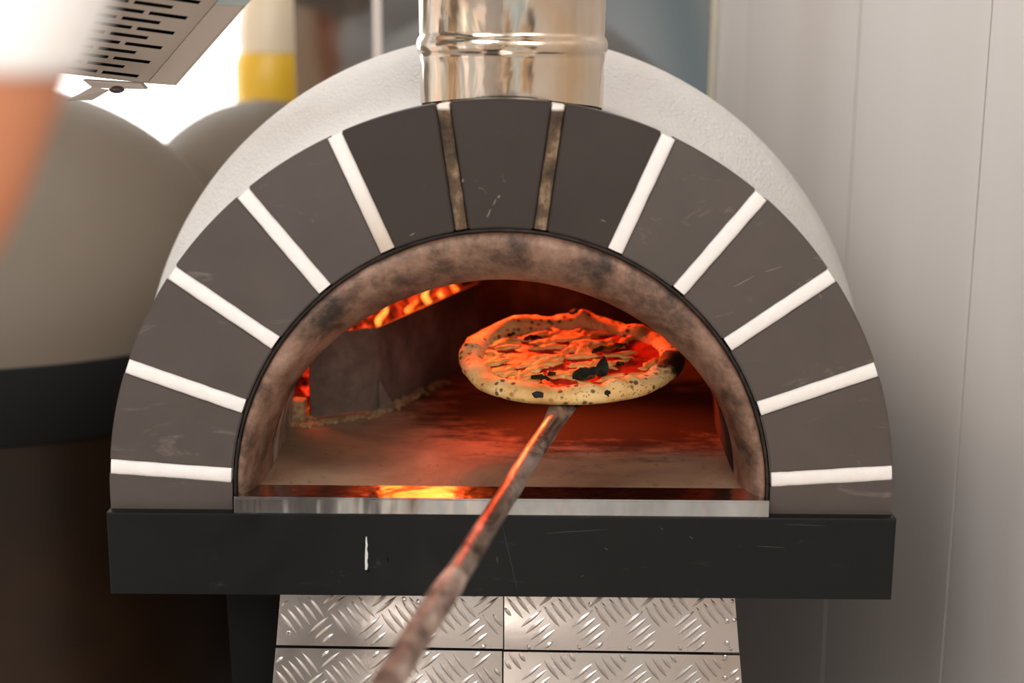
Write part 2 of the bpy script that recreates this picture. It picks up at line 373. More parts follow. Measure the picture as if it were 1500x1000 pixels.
# two foot blocks, straight down to the shelf
for sgn in (1, -1):
    a = bounds[0] if sgn > 0 else pi-bounds[-1]
    bm = bmesh.new(); n = 5; out = []
    for k in range(n+1): t_ = (a-JW/RO)*k/n; out.append((RO*cos(t_), CZ+RO*sin(t_)))
    inn = []
    for k in range(n+1): t_ = (a-JW/RI)*(1-k/n); inn.append((RI*cos(t_), CZ+RI*sin(t_)))
    poly = [(RO, ZB)] + out + inn + [(RI, ZB)]
    prism(bm, [Vector((sgn*x, -.001, z)) for x, z in poly], (0, .046, 0), .0012)
    part('arch_block', bm, M_BLOCK)
def joint(a, m, lab=None, JW=JW):
    bm = bmesh.new(); n = 14; prof = 7; rows = []
    for k in range(n+1):
        q = k/n; rr = RI+.0015 + (RO-.003-RI)*q
        row = []
        d = Vector((cos(a), 0, sin(a))); tn = Vector((-sin(a), 0, cos(a)))
        wob = 1 + .07*noise.noise(Vector((q*9, a*5, 0)))
        end = min(1.0, min(q, 1-q)*14+.35)
        for j in range(prof+1):
            th = pi*j/prof
            row.append(Vector((0, 0, CZ)) + d*rr + tn*(JW*1.05*cos(th)*wob) + Vector((0, -.0005-.0035*sin(th)*end, 0)))
        row.append(Vector((0, .043, CZ)) + d*rr - tn*JW); row.append(Vector((0, .043, CZ)) + d*rr + tn*JW)
        rows.append(row)
    V = grid(bm, rows, close_u=True); bm.faces.new(V[0]); bm.faces.new(V[-1][::-1])
    part('mortar_joint', bm, m, smooth=True, sharp=50, label=lab)
for i, a in enumerate(bounds):
    if i in (5, 6): joint(a, M_MSOOT, 'brown sooted mortar joint', JW*.8)
    elif i == 7: joint(a, M_MHALF, 'mortar joint browned toward the mouth')
    else: joint(a, M_MORT)
# mouth ring: rounded metal lip between blocks and baking chamber
MW, MH, MY = .268, .230, .088
def mouth(tt, w=MW, h=MH, e=1.9):
    c_, s_ = cos(tt), sin(tt)
    return (w*math.copysign(abs(c_)**(2/e), c_), h*abs(s_)**(2/e))
prof = [(0, .03), (0, .012), (.03, .005), (.10, .001), (.25, .0), (.42, .003), (.58, .009), (.72, .017), (.84, .027), (.93, .038), (.98, .05), (1.0, .065), (1.0, MY)]
bm = bmesh.new(); rows = []; n = 96
for k in range(n+1):
    tt = pi*k/n; mx, mz = mouth(tt); row = []
    ox, oz = (RI-.004)*cos(tt), (RI-.004)*sin(tt)
    for s_, y in prof:
        x = ox+(mx-ox)*s_; z = oz+(mz-oz)*s_
        nn = noise.noise(Vector((x*14, z*14, s_*3)))*.0016
        row.append(Vector((x, y+nn, CZ+z)))
    rows.append(row)
grid(bm, rows); part('mouth_ring', bm, M_RING, smooth=True)
# dark brown bead along the groove between ring and blocks
bm = bmesh.new(); rows = []
for k in range(n+1):
    tt = -.03 + (pi+.06)*k/n; c0 = arc_pt(RI-.0025, tt, .004); d = Vector((cos(tt), 0, sin(tt)))
    rr = .0019*(1+.35*noise.noise(Vector((k*.35, 0, 0))))
    rows.append([c0 + d*rr*cos(2*pi*j/8) + Vector((0, rr*1.4*sin(2*pi*j/8), 0)) for j in range(8)])
V = grid(bm, rows, close_u=True); bm.faces.new(V[0]); bm.faces.new(V[-1][::-1]); part('seam_bead', bm, M_EDGE, smooth=True)
# chamber
secs = [(MY, MW, MH), (.12, .2685, .24), (.22, .272, .255), (.312, .276, .27), (.322, .30, .28), (.36, .375, .30), (.45, .40, .315), (.55, .40, .315), (.66, .375, .30), (.76, .30, .26), (.83, .19, .19), (.862, .08, .10), (.868, .002, .003)]
bm = bmesh.new(); rows = []
for y, w_, h_ in secs:
    e = 1.9 if y < .3 else 2.0
    rows.append([Vector((mouth(pi*k/64, w_, h_, e)[0], y, CZ-.001+mouth(pi*k/64, w_, h_, e)[1])) for k in range(65)])
grid(bm, rows); part('baking_chamber', bm, M_CHAM, smooth=True, sharp=50)
# hearth
bm = bmesh.new()
hp = [(-.286, .030), (.286, .030), (.286, .31), (.405, .33), (.405, .56), (.37, .7), (.28, .80), (.0, .875), (-.28, .80), (-.37, .7), (-.405, .56), (-.405, .33), (-.286, .31)]
prism(bm, [Vector((x, y, .998)) for x, y in hp], (0, 0, -.03)); part('hearth', bm, M_HEARTH)
# steel sill
xl = Py(343, 735, -.012).x; xr = Py(1127, 735, -.012).x
zt = Py(735, 730, -.012).z; zb_ = Py(735, 754, -.012).z
bm = bmesh.new(); box(bm, xl, xr, -.0125, .031, zt-.002, zt, .0006); box(bm, xl, xr, -.0125, -.0105, zb_, zt-.0021, .0004)
for xx in (xl, xr-.002): box(bm, xx, xx+.002, -.0104, -.002, zb_, zt-.0021)
part('steel_sill', bm, M_STEEL, label='shiny steel sill in front of the hearth')
bm = bmesh.new(); box(bm, xl+.004, xr-.004, -.009, .03, ZB-.002, zt-.0025); part('sill_core', bm, M_DARK)
# dome
dsec = [(.040, .4205, 1.0), (.046, .4235, 1.0), (.12, .424, 1.0), (.2, .425, 1.0), (.262, .430, 1.003), (.285, .444, 1.008), (.31, .464, 1.014), (.345, .477, 1.018), (.39, .478, 1.015), (.46, .468, 1.010), (.56, .442, 1.004), (.68, .42, 1.0), (.80, .385, 1.0), (.90, .32, .995), (.965, .22, .99), (1.0, .11, .985), (1.01, .01, .98)]
bm = bmesh.new(); rows = []; zf = .955
for y, r_, cz in dsec:
    row = [Vector((r_, y, zf))] + [Vector((r_*cos(pi*k/72), y, cz+r_*sin(pi*k/72))) for k in range(73)] + [Vector((-r_, y, zf))]
    rows.append(row)
grid(bm, rows); o = part('dome', bm, M_STUC, smooth=True)
# slab under the dome + black shelf
zs0 = Py(736, 874, -.014).z; zs1 = Py(736, 754, -.014).z
sl = Py(158, 800, -.014).x; sr = Py(1311, 800, -.014).x
bm = bmesh.new(); box(bm, sl, sr, -.014, .06, zs0, zs1-.0005, .0022); shelf = part('shelf', bm, M_BLACK, label='black painted front shelf')
bm = bmesh.new(); box(bm, -.425, .425, .062, .92, zs0+.002, .962, .004); part('base_slab', bm, M_BLACK)
m_scr = mat('grey_scratch', rgb(62, 62, 60), .7).m
for (mx, my, dx, dy, r_) in ((735, 765, 23, 100, .0003), (800, 781, 90, -6, .0004), (1150, 768, 60, 2, .0003), (885, 803, 6, 2, .0009), (968, 773, 3, 3, .0008), (1010, 786, 5, 3, .0009), (1110, 800, 40, 2, .0004), (850, 890-45, 6, -3, .0005), (728, 815, 1, 10, .0008)):
    a_ = Py(mx, my, -.0141); b_ = Py(mx+dx, my+dy, -.0141)
    bm = bmesh.new(); tube(bm, [a_, a_.lerp(b_, .3)+Vector((0, 0, .0003)), a_.lerp(b_, .7), b_], [r_*.4, r_, r_*.8, r_*.3], 6)
    part('scratch', bm, m_scr, shelf, label='thin grey scratch')
# white drip and nicks on the shelf
pp = [Py(537, y, -.0142) for y in range(786, 840, 6)]
bm = bmesh.new(); tube(bm, [p+Vector((random.uniform(-.0006, .0006), 0, 0)) for p in pp], [.0006, .001, .0013, .001, .0016, .0018, .0014, .0018, .0012], 8)
d_ = part('paint_drip', bm, M_DRIP, shelf, label='white paint drip')
bm = bmesh.new(); c0 = Py(568, 819, -.0142); blob(bm, c0, (.0013, .0006, .0035), 2); blob(bm, Py(540, 836, -.0142), (.002, .0008, .002), 2)
part('paint_chip', bm, M_DARK, shelf)
# flue pipe
pcx = Py(750, 110, .17).x; pcy = .163
D_ = (Vector((pcx, pcy, 1.46))-CAM).dot(ray(750, 500).normalized()); PR = 134.5/F*D_
def saddle(x, y):
    for (y0, r0, c0), (y1, r1, c1) in zip(dsec[:-1], dsec[1:]):
        if y0 <= y <= y1:
            q = (y-y0)/(y1-y0); r_ = r0+(r1-r0)*q; c_ = c0+(c1-c0)*q
            return c_+sqrt(max(r_*r_-x*x, 0))
    return 1.43
bm = bmesh.new(); n = 96; rows = []
zbead = Py(750, 66, pcy-PR).z
pf = [(0, None), (0, zbead-.022), (.0012, zbead-.014), (.001, zbead-.012), (.003, zbead-.008), (.0045, zbead-.002), (.0045, zbead+.002), (.003, zbead+.007), (.0005, zbead+.010), (.0012, zbead+.014), (.0015, zbead+.05),
      (.006, zbead+.058), (.007, zbead+.064), (.004, zbead+.072), (.0015, zbead+.08), (.0015, 1.95), (.0065, 1.96), (.0065, 1.97), (.0015, 1.98), (.0015, 2.62), (-.002, 2.62), (-.002, 1.6)]
for dr, z in pf:
    row = []
    for k in range(n):
        a = 2*pi*k/n; x = pcx+(PR+dr)*cos(a); y = pcy+(PR+dr)*sin(a)
        zz = z if z is not None else saddle(x-0*pcx, max(y, .05)) + .004 + .0015*noise.noise(Vector((a*2, 0, 0)))
        row.append(Vector((x, y, zz)))
    rows.append(row)
grid(bm, rows, close_u=True)
part('flue_pipe', bm, M_FLUE, smooth=True, sharp=60, label='shiny stainless flue pipe')
bm = bmesh.new(); rows = []
for rr, top in ((PR-.0015, 0), (PR-.0015, 1), (PR-.02, 1)):
    row = []
    for k in range(n):
        a = 2*pi*k/n; x = pcx+rr*cos(a); y = pcy+rr*sin(a)
        row.append(Vector((x, y, saddle(x, max(y, .05)) + (-.006 if not top else .012))))
    rows.append(row)
grid(bm, rows, close_u=True)
t = NT('sealant_gap_shade'); t.set(Base_Color=t.ramp(t.noise(60, 4), [(.42, rgb(16, 11, 8)), (.5, rgb(30, 20, 12)), (.56, rgb(150, 112, 70)), (.7, rgb(190, 150, 104))]), Roughness=.8)  # near-black stops paint the shade of gaps between the brown sealant
part('flue_sealant', bm, t.m, label='brown sealant with painted-in dark gaps under the flue')

# ---- stand: tread plates, dark carcass, leg
YP = .022
quads = {
 'tl': ((412, 862), (737, 866), (737, 950), (404.5, 944.5)),
 'tr': ((738.5, 866), (1075, 868), (1083, 955.5), (738.5, 951)),
 'bl': ((404, 948.5), (735.5, 953.5), (735.5, 1290), (374, 1270)),
 'br': ((737.5, 954), (1083.5, 959.5), (1112, 1300), (737.5, 1290)),
}
def inside(p, poly):
    s = None
    for i in range(len(poly)):
        a, b = poly[i], poly[(i+1) % len(poly)]
        c_ = (b[0]-a[0])*(p[1]-a[1])-(b[1]-a[1])*(p[0]-a[0])
        if s is None: s = c_ > 0
        elif (c_ > 0) != s: return False
    return True
rivs = {'tl': ((423, 927), (613, 881), (592, 877)), 'tr': ((865, 885), (1065, 910), (1065, 942)), 'bl': (), 'br': ((1062, 962), (1062, 993))}
ztop = zs0 - .001
for key, q in quads.items():
    c3 = [Py(x, y, YP) for x, y in q]
    if key[0] == 't':
        c3[0].z = c3[1].z = ztop
    bm = bmesh.new(); prism(bm, [c3[0], c3[3], c3[2], c3[1]], (0, .003, 0), .0005)
    poly = [(p.x, p.z) for p in c3]
    cx = Py(442, 900, YP) if key[0] == 't' else Py(434, 982, YP)
    if key[1] == 'r': cx = Py(791, 925 if key[0] == 't' else 1003, YP)
    pitch = .0575
    for i in range(-3, 9):
        for j in range(-8, 5):
            for typ in (0, 1):
                gx = cx.x + i*pitch + (pitch/2 if typ else 0); gz = cx.z + j*pitch + (pitch/2 if typ else 0)
                ori = typ if key[1] == 'l' else 1-typ
                sg = -1 if ori == 0 else 1
                ang = radians(56)*sg if ori == 0 else radians(36)
                ang = radians(-54) if ori == 0 else radians(42)
                L = .0165
                d = Vector((cos(ang), 0, sin(ang))); st_dir = Vector((1, 0, .62)).normalized() if ori == 0 else Vector((.62, 0, -1)).normalized()
                for k in range(-2, 3):
                    c0 = Vector((gx, YP, gz)) + st_dir*k*.0094
                    p0 = c0-d*L; p1 = c0+d*L
                    if not (inside((p0.x, p0.z), poly) and inside((p1.x, p1.z), poly)):
                        # shorten bars that meet the plate's cut edge
                        if inside((c0.x, c0.z), poly):
                            for f_ in (.8, .6, .4, .2):
                                if inside(((c0-d*L*f_).x, (c0-d*L*f_).z), poly) and inside(((c0+d*L*f_).x, (c0+d*L*f_).z), poly): break
                            else: continue
                            p0 = c0-d*L*f_; p1 = c0+d*L*f_
                        else: continue
                    nrm = d.cross(Vector((0, 1, 0))).normalized(); w_ = .0028; m_ = 8
                    left = []; mid = []; right = []
                    for q_ in range(m_+1):
                        u = q_/m_; c1 = p0.lerp(p1, u); ww = w_*sin(pi*u)**.8 if 0 < u < 1 else 0
                        left.append(bm.verts.new(c1+nrm*ww+Vector((0, .0002, 0)))); mid.append(bm.verts.new(c1+Vector((0, -.0016*(ww/w_), 0)))); right.append(bm.verts.new(c1-nrm*ww+Vector((0, .0002, 0))))
                    for q_ in range(m_):
                        bm.faces.new((left[q_], left[q_+1], mid[q_+1], mid[q_])); bm.faces.new((mid[q_], mid[q_+1], right[q_+1], right[q_]))
    bmesh.ops.remove_doubles(bm, verts=bm.verts, dist=1e-6)
    pl = part('stand_panel', bm, M_TREAD, smooth=True, sharp=28, label='silver tread plate panel')
    for (rx, ry) in rivs[key]:
        p = Py(rx, ry, YP); bm = bmesh.new()
        lathe(bm, [(.0030, .0), (.0030, .0008), (.0022, .0014), (.0012, .0014), (.0010, .0006), (0.0001, .0006)], n=16)
        bm.transform(Matrix.Translation(p) @ Matrix.Rotation(pi/2, 4, 'X')); part('rivet', bm, M_STEEL, pl, smooth=True, sharp=40)
zl = ztop
bm = bmesh.new(); box(bm, -.235, .244, YP+.0045, .80, ZG, zl, .003); part('stand_cabinet', bm, M_DARK)
a0 = Py(329, 872, .10); a1 = Py(415, 872, .10); a2 = Py(420, 1000, .10); a3 = Py(352, 1000, .10)
dzf = (ZG-a0.z)/(a3.z-a0.z)
bm = bmesh.new()
prism(bm, [Vector((a0.x, .10, zl)), Vector((-.238, .10, zl)), Vector((-.238, .10, ZG)), Vector((a0.x+(a3.x-a0.x)*1.7, .10, ZG))], (0, .10, 0), .003)
part('leg', bm, M_DARK, label='black tapered stand leg')
bm = bmesh.new(); prism(bm, [Vector((.30, .5, zl)), Vector((.25, .5, zl)), Vector((.25, .5, ZG)), Vector((.28, .5, ZG))], (0, .1, 0), .003); part('leg', bm, M_DARK)

# ------------------------------------------------------------------ inside the oven
gq = [Pz(455, 611), Pz(541, 601), Pz(556, 599), Pz(690, 531)]
dirn = (gq[3]-gq[2]).normalized(); gq[3] = gq[2] + dirn*.34
pts = [Vector((p.x, p.y, 0)) for p in gq]
hz_ = [1.112, 1.112, 1.112, 1.122]
fg = thing('fire_guard', 'bent steel plate guard on the hearth holding back the burning logs', 'fire guard', (pts[1].x, pts[1].y, 1.0))
bm = bmesh.new(); seq = []
for i in range(3):
    for k in range(12):
        q = k/12; seq.append((pts[i].lerp(pts[i+1], q), hz_[i]+(hz_[i+1]-hz_[i])*q))
seq.append((pts[3], hz_[3]))
rows = []
for i, (p, h) in enumerate(seq):
    t_ = (seq[min(i+1, len(seq)-1)][0]-seq[max(i-1, 0)][0]).normalized(); nn = Vector((-t_.y, t_.x, 0))*.003
    hh = h + .0025*noise.noise(Vector((i*.3, 0, 0)))
    rows.append([Vector((p.x, p.y, .9992)), Vector((p.x, p.y, hh)), Vector((p.x+nn.x, p.y+nn.y, hh)), Vector((p.x+nn.x, p.y+nn.y, .9992))])
V = grid(bm, rows, close_u=True); bm.faces.new(V[0]); bm.faces.new(V[-1][::-1])
bm.transform(Matrix.Translation((-pts[1].x, -pts[1].y, -1.0))); obj('guard_plate', bm, M_GUARD, fg, True, 40)
# foot tabs of the guard
bm = bmesh.new(); p = Pz(575, 601); tri = [Vector((0, 0, 0)), Vector((.022, .008, 0)), Vector((0, 0, .042))]
prism(bm, [v + Vector((pts[2].x-pts[1].x, pts[2].y-pts[1].y-.006, .0005)) for v in tri], (0, .003, 0)); obj('foot_tab', bm, M_GUARD, fg)

# ash along the guard
bm = bmesh.new()
path = [Pz(432, 600), Pz(440, 622), Pz(500, 613), Pz(545, 606), Pz(600, 580), Pz(650, 556)]
for i in range(800):
    k = random.choice([0, 0, 1, 1, 1, 2, 3, 3, 4]); q = random.random(); c0 = path[k].lerp(path[k+1], q)
    spread = .007 if k > 0 else .011
    c0 = c0 + Vector((random.gauss(0, spread), -abs(random.gauss(0, spread))+.002, 0))
    s_ = random.uniform(.0008, .0030); blob(bm, (c0.x, c0.y, .999+s_*.3), (s_*1.3, s_, s_*.8), 1, Euler((0, 0, random.random()*3)), .4, i)
tag(obj('ash', bm, M_ASH), 'pale wood ash scattered along the foot of the fire guard', 'ash', kind='stuff')
# brick curb between tunnel wall and guard
c1 = Pz(428, 622); bm = bmesh.new(); box(bm, c1.x-.035, Pz(452, 610).x-.002, c1.y+.020, c1.y+.045, .9985, 1.026, .003)
tag(obj('firebrick', bm, M_ASH), 'low tan firebrick beside the left end of the fire guard', 'brick')
# embers
bm = bmesh.new()
for i in range(150):
    u = random.random(); v = random.random()
    x = -.355+.15*u; y = .385 + .33*v; x += (y-.385)*.30
    s_ = random.uniform(.010, .020)
    blob(bm, (x, y, 1.004+s_*.6+random.random()*.018), (s_, s_*.8, s_*.7), 1, Euler((random.random()*3, random.random(), random.random()*3)), .6, i)
tag(obj('embers', bm, M_EMBER), 'heap of glowing red embers behind the fire guard', 'embers', kind='stuff')
# logs
logs = [((-.345, .40, 1.065), (-.250, .60, 1.075), .024, 'burning log lying lowest at the near left end of the fire'),
        ((-.285, .395, 1.075), (-.165, .63, 1.080), .024, 'glowing log against the inner side of the fire guard'),
        ((-.30, .43, 1.132), (-.16, .62, 1.128), .020, 'burning log crossing on top of the fire near its middle'),
        ((-.155, .645, 1.095), (-.085, .715, 1.105), .025, 'burning log at the far end of the fire'),
        ((-.33, .50, 1.118), (-.20, .72, 1.13), .018, 'flaming log at the back of the fire')]
for i, (a, b, r_, lab) in enumerate(logs):
    a, b = Vector(a), Vector(b); L = (b-a).length; bm = bmesh.new(); rows = []; nseg = 24; nr = 20
    for k in range(nseg+1):
        u = k/nseg
        row = []
        for j in range(nr):
            an = 2*pi*j/nr
            rr = r_*(1+.25*noise.noise(Vector((cos(an)*1.5, sin(an)*1.5, u*5+i*7)))+.10*noise.noise(Vector((cos(an)*5, sin(an)*5, u*12+i))))
            row.append(Vector((rr*cos(an), rr*sin(an), u*L)))
        rows.append(row)
    V = grid(bm, rows, close_u=True); bm.faces.new(V[0][::-1]); bm.faces.new(V[-1])
    o = obj('firewood_log', bm, M_LOG, None, True, 50)
    o.matrix_world = Matrix.Translation(a) @ (b-a).to_track_quat('Z', 'Y').to_matrix().to_4x4()
    tag(o, lab, 'log', 'burning logs behind the fire guard')
fl = []
for i, (px, py, Y) in enumerate(((666, 432, .66), (650, 436, .62), (628, 440, .58), (604, 452, .56), (560, 466, .5))):
    base = Py(px, py, Y); bm = bmesh.new(); h = .036 if i % 2 == 0 else .026
    rows = []
    for k in range(9):
        u = k/8; rr = .0065*sin(pi*min(1, u*.85+.15))**1.2*(1-u*.3)
        rows.append([base+Vector((rr*cos(2*pi*j/10)+.006*sin(u*5+i), rr*.6*sin(2*pi*j/10), -.012+u*h)) for j in range(10)])
    grid(bm, rows, close_u=True)
    tag(obj('flame', bm, M_FLAME, None, True), 'small orange flame tongues licking over the logs', 'flame', 'flame tongues above the logs')

# ------------------------------------------------------------------ pizza
PC = Pd(835, 535, 1.735)
pz = thing('pizza', 'round charred pizza with tomato, melted cheese and basil on the peel', 'pizza', PC)
pz.rotation_euler = (radians(7.0), radians(-1.2), 0)
PRAD = .1385
def prad(a): return PRAD*(1+.018*sin(3*a+1.0)+.014*sin(5*a+.3)+.022*noise.noise(Vector((cos(a)*2.2, sin(a)*2.2, 3))))
def rimh(a):
    back = max(0, sin(a)); 
    return .019+.007*back+.006*noise.noise(Vector((cos(a)*3, sin(a)*3, 9)))+.0035*noise.noise(Vector((cos(a)*9, sin(a)*9, 4)))
bm = bmesh.new(); NA = 160; rows = []
sect = [(1e-4, 0.006), (.3, .0065), (.55, .007), (.70, .0075), (.765, .009)]
for a_i in range(NA):
    a = 2*pi*a_i/NA; Rr = prad(a); H = rimh(a); row = []
    for q, z in sect: row.append(Vector((Rr*q*cos(a), Rr*q*sin(a), z)))
    cr = .885; hw = .115
    for k in range(13):
        th = pi*(1-.03) - (pi*1.02+.75)*k/12
        rr = cr+hw*cos(th); zz = H*.42 + H*.58*sin(th)
        rr *= 1+.012*noise.noise(Vector((a*6, k*.8, 2)))
        zz *= 1+.12*noise.noise(Vector((cos(a)*8, sin(a)*8, k*.5)))
        row.append(Vector((Rr*rr*cos(a), Rr*rr*sin(a), max(zz, .0002))))
    row.append(Vector((Rr*.5*cos(a), Rr*.5*sin(a), 0.0))); row.append(Vector((1e-4*cos(a), 1e-4*sin(a), 0)))
    rows.append(row)
grid(bm, rows, close_v=True); bmesh.ops.remove_doubles(bm, verts=bm.verts, dist=.0004)
crust = obj('crust', bm, M_CRUST, pz, True)
def topz(r): return .0082 + .0016*noise.noise(Vector((r.x*60, r.y*60, 1)))
bm = bmesh.new(); rows = []
for q in (0.001, .15, .3, .45, .6, .72, .79):
    rows.append([Vector((prad(2*pi*k/96)*q*cos(2*pi*k/96)*(1+(.04*noise.noise(Vector((k*.4, 0, 0))) if q > .7 else 0)), prad(2*pi*k/96)*q*sin(2*pi*k/96), .0098 + (.0022*noise.noise(Vector((k*.9, q*30, 0))) if q < .75 else .0005))) for k in range(96)])
grid(bm, rows, close_u=True); obj('tomato_sauce', bm, M_SAUCE, pz, True)
# cheese strips
protos = []
for s_ in range(6):
    bm = bmesh.new(); n_ = 12; rows = []
    for k in range(n_+1):
        u = k/n_; ww = (.0045 if s_ % 2 else .0058)*(sin(pi*(u*.9+.05))**.6)*(1+.35*noise.noise(Vector((u*6, s_*3, 0))))
        cx_ = (u-.5)*.034; cy_ = .004*noise.noise(Vector((u*3, s_, 7)))*2; cz_ = .0012*noise.noise(Vector((u*5, s_, 2)))
        rows.append([Vector((cx_, cy_+ww*cos(2*pi*j/10), cz_+.0026*(sin(2*pi*j/10)) * (ww/.005))) for j in range(10)])
    V = grid(bm, rows, close_u=True); bm.faces.new(V[0][::-1]); bm.faces.new(V[-1])
    me = bpy.data.meshes.new('cheese_strip'); bmesh.ops.recalc_face_normals(bm, faces=bm.faces); bm.to_mesh(me); bm.free(); me.materials.append(M_CHEESE)
    for p in me.polygons: p.use_smooth = True
    protos.append(me)
cnt = 0; tries = 0; placed = []
while cnt < 80 and tries < 6000:
    tries += 1
    a = random.random()*2*pi; q = sqrt(random.random())*.74; x = PRAD*q*cos(a); y = PRAD*q*sin(a)
    dens = noise.noise(Vector((x*24, y*24, 5)))
    if dens < -.06: continue
    if any((x-u)**2+((y-v)*1.6)**2 < .0075**2 for u, v in placed): continue
    placed.append((x, y)); o = bpy.data.objects.new('cheese_strip', random.choice(protos)); COL.objects.link(o); o.parent = pz
    o.location = (x, y, .0112+random.uniform(-.0008, .0022)); o.rotation_euler = (random.uniform(-.15, .15), random.uniform(-.12, .12), random.gauss(.15, .55))
    s_ = random.uniform(.75, 1.4); o.scale = (s_, s_*random.uniform(.8, 1.2), s_); cnt += 1
# basil
def leaf(L, W, curl, loc, rot):
    bm = bmesh.new(); rows = []
    for k in range(13):
        u = k/12; w_ = W*sin(pi*u**.8)**.9 if 0 < u < 1 else .0003
        row = []
        for j in range(-4, 5):
            v = j/4; row.append(Vector(((u-.5)*L, w_*v, .003*abs(v)+curl*(u**2.5)+.0025*noise.noise(Vector((u*7, v*3, L*99))))))
        rows.append(row)
    grid(bm, rows); o = obj('basil_leaf', bm, M_BASIL, pz, True)
    md = o.modifiers.new('s', 'SOLIDIFY'); md.thickness = .0007
    o.location = loc; o.rotation_euler = rot
def onp(px, py):  # point on pizza plane in local coords
    Mi = (Matrix.Translation(PC) @ pz.rotation_euler.to_matrix().to_4x4()).inverted()
    o_ = Mi @ CAM; d_ = Mi.to_3x3() @ ray(px, py); t_ = (.015-o_.z)/d_.z; p = o_+d_*t_; return (p.x, p.y, .017)
leaf(.045, .011, .002, onp(893, 515), (0, -.1, .25))
leaf(.036, .013, .002, onp(860, 552), (0.2, -.1, .35))
leaf(.026, .008, .006, onp(882, 542), (0.3, -.9, 1.2))
leaf(.022, .007, .000, onp(780, 499), (0, 0, .3))
leaf(.014, .005, .000, onp(749, 494), (0, 0, .8))
leaf(.022, .007, .000, onp(791, 558), (0, 0, -.3))
leaf(.010, .005, .000, onp(808, 552), (0, 0, .3))
leaf(.010, .004, .000, onp(908, 537), (0, 0, .3))
# charred blister on crust edges
for (px, py, sx, hz2) in ((789, 573, .0085, .0065), (844, 461, .008, .02), (899, 582, .004, .005)):
    p = onp(px, py); bm = bmesh.new(); blob(bm, (0, 0, 0), (sx, .0045, .005), 3, None, .3, px)
    o = obj('char_blister', bm, mat('char', rgb(18, 12, 10), .75).m, pz, True, None)
    Mi = (Matrix.Translation(PC) @ pz.rotation_euler.to_matrix().to_4x4()).inverted()
    # settle it on the rim's surface
    aa = atan2(p[1], p[0]); Rr = prad(aa); q = .965 if py > 500 else .90
    o.location = (Rr*q*cos(aa), Rr*q*sin(aa), rimh(aa)*(.62 if py > 500 else .96)); o.rotation_euler = (0, 0, aa+pi/2)

# ------------------------------------------------------------------ peel
MP = Matrix.Translation(PC) @ pz.rotation_euler.to_matrix().to_4x4()
neck = MP @ Vector((-.012, -.118, -.006)); near = Pd(574, 990, 1.10)
hd = (near-neck).normalized()
end = neck + hd*1.22
peel = thing('pizza_peel', 'grimy long-handled metal pizza peel lifting the pizza', 'pizza peel', neck)
bm = bmesh.new(); lathe(bm, [(.0001, -.0032), (.118, -.0032), (.120, -.0022), (.118, -.0010), (.0001, -.0010)], n=64)
bm.transform(Matrix.Translation(-neck) @ MP); obj('blade', bm, M_PEEL, peel, True, 40)
bm = bmesh.new(); side = hd.cross(Vector((0, 0, 1))).normalized()
# flared neck: wide flat socket tapering into the tube
npts = [Vector((0, 0, 0))-hd*.035, Vector((0, 0, 0)), hd*.02, hd*.05, hd*.09]
rows = []
for p, w_, h_ in zip(npts, (.020, .0165, .0145, .0115, .0110), (.0022, .0035, .0075, .0100, .0105)):
    up2 = side.cross(hd).normalized()
    rows.append([p + side*w_*cos(2*pi*j/20) + up2*h_*sin(2*pi*j/20) + Vector((0, 0, -.001)) for j in range(20)])
V = grid(bm, rows, close_u=True); bm.faces.new(V[0]); bm.faces.new(V[-1][::-1]); obj('neck', bm, M_PEEL, peel, True, 50)
bm = bmesh.new(); npt = 30; P_ = []; RR = []
tj = .42
for k in range(npt+1):
    u = .06 + (tj-.06)*k/npt; P_.append(hd*u + Vector((.0012*noise.noise(Vector((u*9, 0, 0))), 0, 0))); RR.append(.0108+.0003*noise.noise(Vector((u*30, 1, 1))))
tube(bm, P_, RR, 24); obj('shaft', bm, M_PEEL, peel, True, 50)
bm = bmesh.new(); P_ = []; RR = []
for k in range(41):
    u = tj-.004 + (1.22-tj)*k/40; P_.append(hd*u + Vector((.0014*noise.noise(Vector((u*9, 0, 0))), 0, 0))); RR.append(.0123+.0012*noise.noise(Vector((u*40, 1, 1))) if k > 0 else .0112)
tube(bm, P_, RR, 24); o = obj('sleeve_grip', bm, M_GRIME, peel, True, 50); o['label'] = 'thicker dirty grip sleeve'

# ------------------------------------------------------------------ neighbour ovens on the left
def dome_thing(cx, cy, rad, ztop_, zrim, band, lab, baser, group=None):
    r = thing('dome_oven', lab, 'oven', (cx, cy, ZG))
    bm = bmesh.new(); h = ztop_-zrim
    lathe(bm, [(rad*1.0*cos(pi/2*k/20)+.0005, zrim-ZG+h*sin(pi/2*k/20)) for k in range(21)], n=96); obj('dome', bm, M_GDOME, r, True, 50)
    bm = bmesh.new(); lathe(bm, [(.01, zrim-ZG), (rad*1.004, zrim-ZG), (rad*1.01, zrim-ZG-.004), (rad*1.01, zrim-ZG-band+.004), (rad*1.0, zrim-ZG-band), (.01, zrim-ZG-band)], n=96); obj('rim_band', bm, M_DARK, r, True, 40)
    bm = bmesh.new(); lathe(bm, [(.01, zrim-ZG-band-.0005), (baser, zrim-ZG-band-.0005), (baser*.99, .3), (baser*.97, 0), (.01, 0)], n=96); obj('pedestal', bm, M_BROWN, r, True, 40)
    return r
dome_thing(-.92, 1.05, .45, Py(60, 122, 1.05).z, Py(0, 546, .60).z, Py(0, 546, .60).z-Py(0, 663, .60).z, 'grey domed oven with black rim and brown base at the left edge', .443)
cB = Py(378, 160, 1.78)
dome_thing(cB.x+.01, 1.79, .34, Py(372, 146, 1.78).z, .95, .08, 'smaller dark grey domed oven farther back below the bright window', .32)

